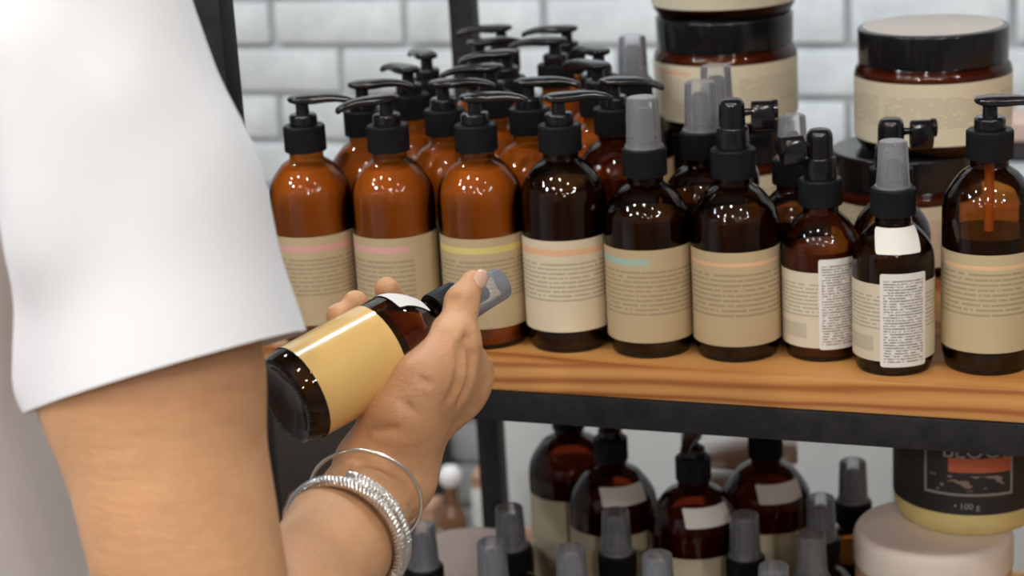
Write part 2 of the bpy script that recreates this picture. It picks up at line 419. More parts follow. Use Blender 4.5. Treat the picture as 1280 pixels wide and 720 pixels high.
c = carton('kraft_box', (-0.905, 1.03, 0.28), 0.030, 0.045, 0.20, M['kraft'], 'slim kraft box on the low bench nearest the rear rack post', rz=0.2)
part('band', box_mesh('band', -0.0155, 0.0155, -0.0235, 0.0235, 0.115, 0.185, M['carton'], 0.0005), c)
t = empty('glass_bottle', (-0.938, 0.99, 0.28)); tag(t, 'brown bottle with round white stopper on the low bench left of the slim box', 'bottle')
part('glass_body', lathe('glass_body', rounded([(0, 0), (.019, 0), (.019, .15), (.009, .17), (.009, .195), (0, .195)], [0, .003, .012, .006, 0, 0], 4), plain('brown_glass', (.16, .075, .035, 1), .2), 32), t)
part('label', lathe('label', [(.0192, .085), (.0194, .085), (.0194, .135), (.0192, .135)], M['carton'], 32), t)
part('stopper', lathe('stopper', [(0, .19)]+[(.016*math.sin(math.pi*k/12), .207-.016*math.cos(math.pi*k/12)) for k in range(2, 12)]+[(0, .223)], M['white_plastic'], 24, 60), t)
carton('kraft_box', (-1.010, 1.05, 0.28), 0.05, 0.05, 0.14, M['kraft'], 'short kraft box on the low bench left of the stoppered bottle', rz=0.1)
carton('kraft_box', (-1.16, 1.06, 0.28), 0.11, 0.09, 0.12, M['kraft'], 'wide kraft box on the low bench behind the bracelets', rz=0.3)
t = empty('cosmetic_tub', (-0.255, 1.41, 0.84)); tag(t, 'pale pink tub standing on the white wall counter behind the right pump bottle', 'jar')
part('tub_body', lathe('tub_body', rounded([(0, 0), (.040, 0), (.044, .006), (.044, .030), (0, .030)], [0, .003, .004, .001, 0], 4), plain('dark_tub', (.03, .025, .025, 1), .4), 40), t)
part('lid', lathe('lid', rounded([(0, .0295), (.046, .0295), (.046, .052), (.042, .056), (0, .056)], [0, .001, .006, .004, 0], 5), plain('blush_plastic', (.66, .45, .37, 1), .4), 40, 60), t)

# ------------------------------------------------------------------ rack
RX0, RX1, RD, TB = -0.690, 0.62, 0.505, 0.0225
rack = empty('display_rack', (-0.035, 0.25, 0)); tag(rack, 'black steel display rack with thick pine shelves holding the bottles', 'rack')
ox, oy = 0.035, -0.25
def rpart(name, x0, x1, y0, y1, z0, z1, mat, bev=0.0015):
    return part(name, box_mesh(name, x0+ox, x1+ox, y0+oy, y1+oy, z0, z1, mat, bev), rack)
for x in (RX0, RX1-TB):
    for y in (0.0, RD-TB): rpart('post', x, x+TB, y, y+TB, 0, 1.85, M['steel'])
for top in (SHELF, LOW, SHELF+0.62):
    zt = top-0.0235
    rpart('rail', RX0+TB, RX1-TB, -0.0015, TB-0.0015, zt-TB, zt, M['steel'])
    rpart('rail', RX0+TB, RX1-TB, RD-TB, RD, zt-TB, zt, M['steel'])
    for x in (RX0, RX1-TB): rpart('rail', x, x+TB, TB, RD-TB, zt-TB, zt, M['steel'])
    rpart('shelf_board', RX0+TB+.001, RX1-TB-.001, 0.0, RD-0.002, zt, top, M['wood'], 0.0025)

# ------------------------------------------------------------------ bottle meshes
def bottle_prof(R, hs, hn, rn, base=0.004):
    """outer glass profile: body radius R up to shoulder hs, cone-ish shoulder to neck radius rn at hn"""
    p = [(0, base*1.7), (R*0.35, base*1.5), (R*0.62, base*.75), (R*0.80, 0.0), (R*0.90, 0.0), (R, 0.010), (R, hs)]
    p = rounded(p, [0, 0.003, 0.004, 0.003, 0.005, 0.008, 0], 6)
    H = hn-hs; key = [(R, 0.0), (R*.985, .16), (R*.951, .32), (R*.892, .45), (R*.823, .57), (R*.715, .72), (max(R*.59, rn+.0022), .86), (rn+.0006, .97), (rn, 1.0)]
    for i in range(len(key)-1):          # smooth curve through the key points
        k0, k1, k2, k3 = key[max(i-1, 0)], key[i], key[i+1], key[min(i+2, len(key)-1)]
        for q in range(1, 5):
            t = q/4; f = lambda a, b, c, d: 0.5*(2*b+(c-a)*t+(2*a-5*b+4*c-d)*t*t+(3*b-a-3*c+d)*t**3)
            p.append((f(k0[0], k1[0], k2[0], k3[0]), hs+H*f(k0[1], k1[1], k2[1], k3[1])))
    p.append((rn, hn+0.012))
    return p
def inner_prof(R, hs, hn, rn, fill):
    q = [(r-0.0012 if r > 0 else 0, z+0.0025) for r, z in bottle_prof(R-0.0012, hs-0.001, hn, rn-0.0015)]
    out = [p for p in q if p[1] < fill]; 
    rl = out[-1][0] if out else R
    for a, b in zip(q[:-1], q[1:]):
        if a[1] < fill <= b[1]: rl = a[0]+(b[0]-a[0])*(fill-a[1])/(b[1]-a[1])
    out += [(rl, fill), (0, fill)]
    return out
def pump_head_mesh(L=0.038):
    secs = [(-0.0100, 0.0030, -.0010, -.0025), (-0.0085, 0.0060, 0.0, -.004), (-0.004, 0.0085, .0008, -.0055), (0.002, 0.0088, .0012, -.006), (0.010, 0.0078, .0012, -.006),
            (0.018, 0.0060, .0012, -.0052), (0.026, 0.0046, .0004, -.0052), (L-.004, 0.0036, -.0016, -.0066), (L, 0.0032, -.0036, -.0082), (L+.0006, 0.0022, -.0046, -.0080)]
    rings = []
    for x, w, zt, zb in secs:
        ring = []
        for k in range(14):
            a = 2*math.pi*k/14; cy, sz = math.cos(a), math.sin(a)
            y = w*math.copysign(abs(cy)**0.7, cy); z = (zt+zb)/2+(zt-zb)/2*math.copysign(abs(sz)**0.7, sz)
            ring.append((x, y, z))
        rings.append(ring)
    return loft('pump_head', rings, M['gloss_black'])
def collar_mesh(r, h, mat=None):
    return lathe('collar', rounded([(0, 0), (r, 0), (r, h), (r*0.8, h+0.0006), (0, h+0.0006)], [0, .0006, .0012, .0003, 0], 3), mat or M['black'], 96, 30, None)
def ribbed_collar(r, h):
    p = [(0, 0), (r-.0004, 0), (r, .0006), (r, h-.0012), (r-.0012, h), (r*.75, h), (0, h)]
    return lathe('collar', p, M['black'], 108, 30, (2, 3, 0.00045))
HEAD = pump_head_mesh()

class Kind: pass
def kind(R, hs, hn, rn, lz, coll_r, coll_h, arc, glass='amber', corner=0.004):
    k = Kind(); k.R, k.hs, k.hn, k.rn = R, hs, hn, rn
    k.glass = lathe('glass_body', bottle_prof(R, hs, hn, rn), M[glass], 96, 60)
    k.fill = {}
    k.lz = lz; k.label = label_mesh('label', R, lz[0], lz[1], arc, LB['plain'], corner); k.arc = arc
    k.collar = ribbed_collar(coll_r, coll_h); k.ch = coll_h; k.cr = coll_r
    return k
KA = kind(0.0305, 0.1060, 0.136, 0.0125, (0.0165, 0.083), 0.0153, 0.0190, 262)          # pump bottle
KB = kind(0.0305, 0.0920, 0.1205, 0.0125, (0.0125, 0.079), 0.0155, 0.0195, 262)         # large spray bottle
KC = kind(0.0270, 0.0740, 0.1005, 0.0120, (0.0110, 0.0640), 0.0149, 0.0180, 300)        # small spray bottle
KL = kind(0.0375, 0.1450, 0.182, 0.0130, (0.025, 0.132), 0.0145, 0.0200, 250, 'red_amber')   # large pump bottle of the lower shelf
RING = lathe('pump_ring', rounded([(0, 0), (.0102, 0), (.0102, .007), (.0085, .0085), (.0055, .0085), (0, .0085)], [0, .0005, .001, .001, .0003, 0], 3), M['gloss_black'], 32)
STEM = lathe('pump_stem', [(0, 0), (.0050, 0), (.0046, .011), (0, .011)], M['gloss_black'], 20)
def clear_cap_meshes(r0, r1, h, ns=1.0):
    t = 0.0009
    cap = lathe('clear_cap', [(r0, 0.0), (r1, h-.0022), (r1-.0005, h-.0007), (r1-.0016, h), (0, h)], M['clear'], 40, 30)
    noz = lathe('spray_nozzle', rounded([(0, 0), (r0*.80, 0), (r0*.80, .004), (r0*.56*ns, .005), (r0*.52*ns, h*.70*ns), (r0*.38*ns, h*.78*ns), (0, h*.78*ns)], [0, 0, .001, .001, .002, .002, 0], 3), M['black'], 28)
    lip = lathe('cap_lip', [(r0+.0002, 0), (r0+.0010, 0), (r0+.0010, .0016), (r0, .0018)], M['clear'], 40)
    return cap, noz, lip
CAPB = clear_cap_meshes(0.0124, 0.0112, 0.0350)
CAPC = clear_cap_meshes(0.0110, 0.0096, 0.0310, 0.80)
def spray_meshes(s=1.0):
    base = lathe('spray_base', rounded([(0, 0), (.0112*s, 0), (.0106*s, .0145), (.009*s, .0155), (0, .0155)], [0, .0005, .001, .0005, 0], 3), M['gloss_black'], 32)
    dome = lathe('spray_head', rounded([(0, 0), (.0092*s, 0), (.0088*s, .0150), (.0070*s, .0185), (0, .0200)], [0, 0, .003, .004, 0], 4), M['gloss_black'], 32)
    # arm with capped nozzle, along +x
    seg = 16
    def ring(x, ry, zt, zb): return [(x, ry*math.cos(2*math.pi*k/seg), (zt+zb)/2+(zt-zb)/2*math.sin(2*math.pi*k/seg)) for k in range(seg)]
    arm = loft('nozzle_arm', [ring(.007, .0026, .0120, .0060), ring(.0135, .0022, .0115, .0070)], M['gloss_black'])
    brl = loft('nozzle', [ring(.0130, .0030, .0150, -.0020), ring(.0136, .0056, .0165, -.0040), ring(.0280, .0056, .0165, -.0040), ring(.0286, .0050, .0160, -.0030)], M['gloss_black'])
    lid = loft('nozzle_cap', [ring(.0280, .0061, .0170, .0040), ring(.0305, .0061, .0170, .0040), ring(.0310, .0054, .0163, .0047)], M['gloss_black'])
    return base, dome, arm, brl, lid
SPRAY = spray_meshes()

def label_part(root, K, lab):
    o = part('label', K.label, root); o.material_slots[0].link = 'OBJECT'; o.material_slots[0].material = LB[lab]; return o
def contents(root, K, fill, mat):
    key = (fill, mat)
    if key not in K.fill: K.fill[key] = lathe('contents', inner_prof(K.R, K.hs, K.hn, K.rn, fill), M[mat], 40, 40)
    return part('contents', K.fill[key], root)
def bottle(name, K, loc, rz, top, label, lab, fill, mat, spout=0.0, group=None, cat='bottle', tube_on=False):
    """top: pump | cap | spray ; rz turns the label, spout (world angle) turns the pump head or nozzle"""
    root = empty(name, loc, rz); tag(root, label, cat, group)
    part('glass_body', K.glass, root); contents(root, K, fill, mat)
    if lab: label_part(root, K, lab)
    zc = K.hn+0.005
    part('collar', K.collar, root, (0, 0, zc), random.random()); zt = zc+K.ch
    if top == 'pump':
        part('pump_ring', RING, root, (0, 0, zt)); part('pump_stem', STEM, root, (0, 0, zt+.0085)); part('pump_head', HEAD, root, (0, 0, zt+.0195+.0015), spout-rz)
    elif top == 'cap':
        c = CAPC if K is KC else CAPB
        cp = part('clear_cap', c[0], root, (0, 0, zt)); cp['label'] = 'clear plastic overcap'
        part('cap_lip', c[2], cp); part('spray_nozzle', c[1], root, (0, 0, zt))
    elif top == 'spray':
        part('spray_base', SPRAY[0], root, (0, 0, zt)); hd = part('spray_head', SPRAY[1], root, (0, 0, zt+.0150), spout-rz)
        for me, nm in ((SPRAY[2], 'nozzle_arm'), (SPRAY[3], 'nozzle'), (SPRAY[4], 'nozzle_cap')): part(nm, me, hd)
    if tube_on:
        part('dip_tube', lathe('dip_tube', [(0, 0.008), (.0032, .008), (.0032, zc), (0, zc)], M['tube'], 14), root)
    return root
S = SHELF
RGT, LFT = 0.361, 0.361+math.pi     # to the right / left as the rack is seen
UP = [
 # kind, x, y, label yaw, top, spout, label material, fill, contents, text
 (KA, -0.626, 0.033, 20, 'pump', RGT-.1, 'pink', 0.130, 'lotion', 'amber pump bottle with pink strip label, leftmost of the front row beside the white sleeve'),
 (KA, -0.562, 0.038, 16, 'pump', LFT+.5, 'pink2', 0.130, 'lotion', 'amber pump bottle with rose strip label, second in the front row'),
 (KA, -0.497, 0.045, 18, 'pump', RGT-.15, 'yellow', 0.130, 'lotion', 'amber pump bottle with yellow strip label, directly behind the held spray cap'),
 (KA, -0.4352, 0.048, 14, 'pump', RGT+.05, 'orange', 0.118, 'dark_liquid', 'dark pump bottle with cream label and orange strip, fourth in the front row'),
 (KB, -0.3735, 0.046, 18, 'cap', 0, 'teal', 0.098, 'dark_liquid', 'dark spray bottle with clear cap and teal strip label in the front row'),
 (KB, -0.3115, 0.048, 16, 'spray', RGT-.05, 'salmon', 0.098, 'dark_liquid', 'dark bottle with black side-nozzle sprayer and kraft label with salmon strip'),
 (KC, -0.2535, 0.056, 30, 'spray', LFT+.35, 'small', 0.076, 'mid_liquid', 'small bottle with black sprayer turned left and printed white sticker on its side'),
 (KC, -0.2012, 0.035, 22, 'cap', 0, 'small', 0.086, 'dark_liquid', 'small clear-capped spray bottle with two white stickers'),
 (KA, -0.141, 0.050, 14, 'pump', RGT-.35, 'peach', 0.092, 'dark_liquid', 'half-filled amber pump bottle at the right end with visible dip tube'),
 (KA, -0.605, 0.092, 20, 'pump', RGT-.05, 'plain', 0.130, 'lotion', 'amber pump bottle in the second row between the two leftmost front bottles'),
 (KA, -0.542, 0.098, 20, 'pump', RGT-.1, 'plain', 0.130, 'lotion', 'amber pump bottle in the second row between the rose and yellow strip bottles'),
 (KA, -0.478, 0.106, 20, 'pump', RGT-.2, 'plain', 0.130, 'lotion', 'amber pump bottle in the second row between the yellow and orange strip bottles'),
 (KA, -0.414, 0.110, 20, 'pump', RGT-.45, 'plain', 0.112, 'mid_liquid', 'brown pump bottle with broad black head behind the first clear-capped spray'),
 (KB, -0.348, 0.105, 20, 'cap', 0, 'plain', 0.098, 'dark_liquid', 'clear-capped spray bottle in the second row left of the black side-nozzle sprayer'),
 (KC, -0.285, 0.116, 20, 'cap', 0, 'plain', 0.082, 'dark_liquid', 'small clear-capped bottle half hidden behind the sprayer turned left'),
 (KC, -0.212, 0.094, 20, 'spray', RGT, 'small', 0.060, 'mid_liquid', 'small bottle with black side nozzle pointing right behind the two-sticker bottle'),
 (KA, -0.594, 0.155, 20, 'pump', LFT-1.0, 'plain', 0.130, 'lotion', 'amber pump bottle in the third row, head turned away, left of centre'),
 (KA, -0.529, 0.165, 20, 'pump', LFT+.1, 'plain', 0.130, 'lotion', 'amber pump bottle in the third row with head pointing left'),
 (KA, -0.446, 0.175, 20, 'pump', LFT-.9, 'plain', 0.130, 'lotion', 'amber pump bottle in the third row with its short-looking head'),
 (KB, -0.353, 0.170, 20, 'cap', 0, 'plain', 0.098, 'dark_liquid', 'clear-capped spray bottle in the third row in front of the stacked jars'),
 (KA, -0.605, 0.220, 20, 'pump', LFT-1.2, 'plain', 0.130, 'lotion', 'amber pump bottle in the fourth row, highest cap at the far left'),
 (KA, -0.540, 0.230, 20, 'pump', LFT+.2, 'plain', 0.130, 'lotion', 'amber pump bottle in the fourth row with head pointing left'),
 (KA, -0.465, 0.238, 20, 'pump', LFT-1.1, 'plain', 0.130, 'lotion', 'amber pump bottle in the fourth row beside the far clear-capped spray'),
 (KA, -0.583, 0.283, 20, 'pump', RGT+.2, 'plain', 0.130, 'lotion', 'amber pump bottle in the fifth row right in front of the rear rack post'),
 (KA, -0.520, 0.292, 20, 'pump', LFT, 'plain', 0.130, 'lotion', 'amber pump bottle in the fifth row with collar standing out against the wall'),
 (KB, -0.458, 0.308, 20, 'cap', 0, 'plain', 0.098, 'dark_liquid', 'far clear-capped spray bottle standing left of the stacked jars'),
 (KA, -0.530, 0.354, 20, 'pump', LFT-.1, 'plain', 0.130, 'lotion', 'rearmost amber pump bottle on the right with head pointing left'),
 (KA, -0.592, 0.360, 20, 'pump', LFT, 'plain', 0.130, 'lotion', 'rearmost amber pump bottle on the left close to the rear rack post'),
]
NAMES = {'pump': 'pump_bottle', 'cap': 'capped_spray_bottle', 'spray': 'nozzle_spray_bottle'}
built = []
for (K, x, y, yaw, top, spout, lab, fill, mat, txt) in UP:
    built.append(bottle(NAMES[top], K, (x, y, S), math.radians(yaw), top, txt, lab, fill, mat, spout, 'bottles on the upper shelf', tube_on=(x == -0.141)))
# stickers of the two small bottles
def sticker(root, K, z0, z1, width, centre, mat, rfun=None, corner=0.0018):
    return part('sticker', label_mesh('sticker', K.R, z0, z1, math.degrees(width/K.R), mat, corner, 16, centre, 8, rfun, 0.0006), root)
def prof_r(K):
    pr = bottle_prof(K.R, K.hs, K.hn, K.rn)
    def f(z):
        for a, b in zip(pr[:-1], pr[1:]):
            if a[1] <= z <= b[1] and b[1] > a[1] and z > 0.012: return a[0]+(b[0]-a[0])*(z-a[1])/(b[1]-a[1])
        return K.R
    return f
s7, s8 = built[6], built[7]
o = sticker(s7, KC, 0.0100, 0.0735, 0.030, -90+8, LB['dense']); o['label'] = 'white sticker of dense small print'
o = sticker(s8, KC, 0.0075, 0.0715, 0.0320, -90+2, LB['dense']); o['label'] = 'white sticker of dense small print'
o = sticker(s8, KC, 0.0840, 0.0990, 0.0315, -90-4, LB['white'], prof_r(KC)); o['label'] = 'blank white sticker on the shoulder'

# ------------------------------------------------------------------ jars
JR, JH = 0.0605, 0.094
JB = lathe('glass_body', rounded([(0, .003), (.052, .002), (.055, 0), (JR, .008), (JR, .062), (.056, .068), (.056, .078)], [0, .002, .004, .006, .006, .003, 0], 5), M['amber'], 64)
JC = lathe('contents', rounded([(0, .004), (.053, .004), (JR-.002, .010), (JR-.002, .0615), (.054, .066), (0, .066)], [0, .002, .005, .005, .002, 0], 4), M['red_cream'], 56)
JL = label_mesh('label', JR, .010, .058, 300, LB['jar'], .003, 60)
JT = lathe('lid', rounded([(0, .0675), (.0575, .0675), (.0580, .0930), (.0555, .0940), (0, .0940)], [0, .001, .0022, .001, 0], 4), M['gloss_black'], 72, 25)
JLP = lathe('lid_seal', [(0, .0940), (.0535, .0940), (.0535, .0944), (0, .0944)], None or plain('pale_lid_film', (0.58, 0.52, 0.48, 1), 0.25), 56)
def jar(loc, rz, label, seal=False, lid_mat=None, lab='jar', glass=None, cont=None, group=None):
    t = empty('cosmetic_jar', loc, rz); tag(t, label, 'jar', group)
    b = part('glass_body', JB, t); c = part('contents', JC, t); l = part('label', JL, t); d = part('lid', JT, t)
    def ov(o, m):
        o.material_slots[0].link = 'OBJECT'; o.material_slots[0].material = m
    ov(l, LB[lab])
    if lid_mat: ov(d, lid_mat)
    if glass: ov(b, glass)
    if cont: ov(c, cont)
    if seal:
        f_ = part('lid_film', JLP, d)
        if seal != True: ov(f_, seal)
    return t
jx, jy = -0.398, 0.380
for k, txt in enumerate(('amber cosmetic jar at the bottom of the three-jar stack behind the sprays', 'amber cosmetic jar with black lid in the middle of the three-jar stack', 'amber cosmetic jar on top of the three-jar stack')):
    jar((jx, jy, S+k*0.0942), math.radians((60, 75, 40)[k]), txt, group='stacked jars on the upper shelf')
jar((-0.234, 0.296, S), math.radians(10), 'amber jar with black lid carrying the cream-labelled jar at right', group='stacked jars on the upper shelf')
jar((-0.2135, 0.304, S+0.0945), math.radians(22), 'cream-labelled amber jar with shiny pale lid top, upper right', seal=True, group='stacked jars on the upper shelf')

# ------------------------------------------------------------------ shelf below
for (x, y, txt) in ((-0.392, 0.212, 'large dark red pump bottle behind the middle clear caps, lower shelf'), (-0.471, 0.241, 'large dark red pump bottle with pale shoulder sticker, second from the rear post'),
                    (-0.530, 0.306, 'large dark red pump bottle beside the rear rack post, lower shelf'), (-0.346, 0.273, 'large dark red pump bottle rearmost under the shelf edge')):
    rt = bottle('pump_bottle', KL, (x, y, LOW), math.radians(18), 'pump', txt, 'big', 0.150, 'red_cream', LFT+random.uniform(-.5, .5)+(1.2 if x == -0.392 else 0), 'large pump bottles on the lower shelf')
    if x != -0.530:
        o = part('sticker', label_mesh('sticker', KL.R, 0.158, 0.172, 62, LB['white'], 0.0015, 14, -72, 6, prof_r(KL), 0.0006), rt); o['label'] = 'small pale sticker on the shoulder'
for (x, y, txt) in ((-0.583, 0.091, 'clear-capped spray bottle on the lower shelf just right of the silver bracelets'), (-0.517, 0.073, 'clear-capped spray bottle in front of the pale-lidded jar, lower shelf'),
                    (-0.527, 0.141, 'taller-looking clear-capped spray bottle right beside the pale jar lid'), (-0.453, 0.075, 'clear-capped spray bottle under the front edge, in line with the dark front bottle'),
                    (-0.440, 0.150, 'clear-capped spray bottle in front of the stickered red pump bottle'), (-0.385, 0.077, 'clear-capped spray bottle at the frame bottom below the middle pump bottle'),
                    (-0.339, 0.165, 'clear-capped spray bottle between the two rear red pump bottles'), (-0.296, 0.076, 'clear-capped spray bottle cut by the frame bottom left of the pink jar'),
                    (-0.281, 0.138, 'clear-capped spray bottle nearest the pink jar'), (-0.288, 0.212, 'clear-capped spray bottle second from the pink jar towards the rear'),
                    (-0.277, 0.294, 'small far clear-capped spray bottle left of the black-labelled tub')):
    bottle('capped_spray_bottle', KB, (x, y, LOW), math.radians(20), 'cap', txt, 'plain', 0.098, 'dark_liquid', 0, 'spray bottles on the lower shelf')
jar((-0.603, 0.2300, LOW), math.radians(20), 'dark jar with pinkish brown lid film on the lower shelf beside the rear post', seal=plain('kraft_lid_film', (0.40, 0.29, 0.25, 1), 0.35), lid_mat=M['black'])
# stacked tubs at the right
jar((-0.194, 0.173, LOW), math.radians(30), 'amber jar underneath the pink tub, lower shelf', lid_mat=M['black'])
pinkl = plain('pale_pink_plastic', (0.88, 0.79, 0.74, 1), 0.4, sss=0.05); peach = plain('peach_plastic', (0.75, 0.42, 0.29, 1), 0.45, sss=0.05)
t = empty('cosmetic_tub', (-0.194, 0.173, LOW+0.0942)); tag(t, 'pale pink round tub with white lid under the black-labelled tub', 'jar')
part('tub_body', lathe('tub_body', rounded([(0, 0), (.054, 0), (.0590, .008), (.0590, .060), (0, .060)], [0, .004, .006, .001, 0], 5), peach, 64), t)
part('lid', lathe('lid', rounded([(0, .0585), (.0600, .0585), (.0600, .080), (.057, .0858), (0, .0862)], [0, .001, .004, .006, 0], 6), pinkl, 72, 60), t)
yel = plain('yellow_plastic', (0.76, 0.62, 0.26, 1), 0.4, sss=0.05)
ptz = LOW+0.0942+0.0862
g = N('black_tub_print'); tc = g.n('TexCoord'); sp = g.n('SeparateXYZ'); g.t.links.new(tc.outputs['UV'], sp.inputs[0]); u, v = sp.outputs[0], sp.outputs[1]
def win(a, b, c, d): return g.math('MULTIPLY', g.math('MULTIPLY', g.math('GREATER_THAN', u, a), g.math('LESS_THAN', u, b)), g.math('MULTIPLY', g.math('GREATER_THAN', v, c), g.math('LESS_THAN', v, d)))
cc = g.mix(g.math('SUBTRACT', win(.04, .96, .22, 1.2), win(.065, .935, .25, 1.1)), (0.022, 0.018, 0.018, 1), (0.30, 0.27, 0.25, 1))
cc = g.mix(win(.30, .935, .50, .67), cc, (0.56, 0.125, 0.05, 1))
bl = g.noise(g.coord('UV', (7, 12, 1)), 1.0, 1.0)
cc = g.mix(g.math('MULTIPLY', g.math('MULTIPLY', g.math('GREATER_THAN', bl, 0.60), win(.10, .90, .28, .46)), 0.7), cc, (0.42, 0.30, 0.24, 1))
g.set(color=cc, rough=0.42)
t = empty('cosmetic_tub', (-0.172, 0.206, ptz), math.radians(14)); tag(t, 'black-labelled tub with orange band and yellow base on the pink tub', 'jar')
part('tub_body', lathe('tub_body', rounded([(0, 0), (.050, 0), (.0565, .010), (.0565, .092), (0, .092)], [0, .004, .008, .001, 0], 6), yel, 64), t)
sl = part('wrap_label', lathe('wrap_label', [(.0567, .020), (.0570, .020), (.0570, .088), (.0567, .088)], plain('black_wrap', (0.022, 0.018, 0.018, 1), 0.4), 72), t)
lp = part('printed_panel', label_mesh('printed_panel', .0570, .0205, .0870, 74, g.m, .001, 30, -97, 10, None, .0002), sl); lp['label'] = 'framed print with orange band'
part('lid', lathe('lid', rounded([(0, .0915), (.0580, .0915), (.0580, .108), (.055, .110), (0, .110)], [0, .001, .003, .001, 0], 4), M['gloss_black'], 64), t)
def wrap_text(txt, size, r, z, centre, mat, parent):
    cu = D.curves.new('lettering', 'FONT'); cu.body = txt; cu.size = size; cu.align_x = 'CENTER'; cu.extrude = 0.0001; cu.resolution_u = 3
    o = D.objects.new('lettering_source', cu); col.objects.link(o); dg = bpy.context.evaluated_depsgraph_get()
    me = D.meshes.new_from_object(o.evaluated_get(dg)); D.objects.remove(o); D.curves.remove(cu)
    for vx in me.vertices:
        a = math.radians(centre)+vx.co.x/r; rr = r+vx.co.z; vx.co = (rr*math.cos(a), rr*math.sin(a), z+vx.co.y)
    me.materials.clear(); me.materials.append(mat); me.name = 'lettering'
    return part('lettering', me, parent)
ink = plain('pale_print', (0.42, 0.39, 0.36, 1), 0.5)
wrap_text('BLOOM', 0.0165, .0576, .0655, -88, ink, sl)
wrap_text('• 100 g', 0.0068, .0576, .0250, -98, ink, sl)
jar((-0.058, 0.225, LOW), 0.3, 'amber jar under the yellow tub at the right edge, lower shelf', lid_mat=M['black'])
t = empty('cosmetic_tub', (-0.060, 0.225, LOW+.0942)); tag(t, 'yellow round tub at the right edge beside the black-labelled tub', 'jar')
part('tub_body', lathe('tub_body', rounded([(0, 0), (.052, 0), (.0570, .008), (.0570, .052), (0, .052)], [0, .004, .006, .001, 0], 5), yel, 64), t)
part('lid', lathe('lid', rounded([(0, .0515), (.0585, .0515), (.0585, .072), (.055, .076), (0, .076)], [0, .001, .003, .003, 0], 5), yel, 64, 60), t)
# white goods at the back of the lower shelf
carton('white_carton', (-0.405, 0.435, LOW), 0.075, 0.045, 0.105, M['carton'], 'low white carton carrying the lying white tube', rz=0.25)
t = empty('squeeze_tube', (-0.405, 0.430, LOW+.1065+.0185), 0.30); tag(t, 'white squeeze tube lying on the low white carton', 'tube')
seg = 20
def er(x, ry, rz_): return [(x, ry*math.cos(2*math.pi*k/seg), rz_*math.sin(2*math.pi*k/seg)) for k in range(seg)]
part('tube_body', loft('tube_body', [er(-.055, .024, .0008), er(-.030, .0215, .010), er(0, .019, .016), er(.025, .018, .018), er(.032, .015, .015), er(.034, .009, .009)], M['white_plastic']), t)
part('cap', loft('cap', [er(.033, .0115, .0115), er(.0335, .0125, .0125), er(.050, .0115, .0115), er(.0508, .0105, .0105)], M['white_plastic']), t)

# ------------------------------------------------------------------ held bottle
V = lambda p: Vector(p)
B0, B1 = V((-0.4688, -0.3323, 1.0849)), V((-0.3888, -0.2072, 1.1184))
ax = (B1-B0).normalized(); fw = V(CF)
by = (fw-ax*fw.dot(ax)).normalized(); bx = by.cross(ax)
HM = Matrix.Identity(4)
for i in range(3): HM[i][0], HM[i][1], HM[i][2], HM[i][3] = bx[i], by[i], ax[i], B0[i]
hb = bottle('held_spray_bottle', KC, (0, 0, 0), 0.0, 'cap', 'amber spray bottle with blank mustard label held in the hand', 'mustard', 0.070, 'dark_liquid')
hb.matrix_world = HM
o = part('sticker', label_mesh('sticker', KC.R, 0.0770, 0.0960, 64, LB['white'], 0.0015, 16, 206, 8, prof_r(KC), 0.0007), hb); o['label'] = 'white sticker curling on the shoulder'
kn_v, kn_f = [], []
for k in range(72):           # embossed ridges round the base
    a = 2*math.pi*k/72; b = len(kn_v); ca, sa = math.cos(a), math.sin(a)
    for rr, zz in ((.0222, .0006), (.0236, -.0005), (.0250, .0008)):
        for d in (-1, 1): kn_v.append((rr*ca-sa*d*.0005, rr*sa+ca*d*.0005, zz))
    kn_f += [(b, b+1, b+3, b+2), (b+2, b+3, b+5, b+4)]
part('base_knurling', mesh_from('base_knurling', kn_v, kn_f, M['gloss_black'], 30), hb)

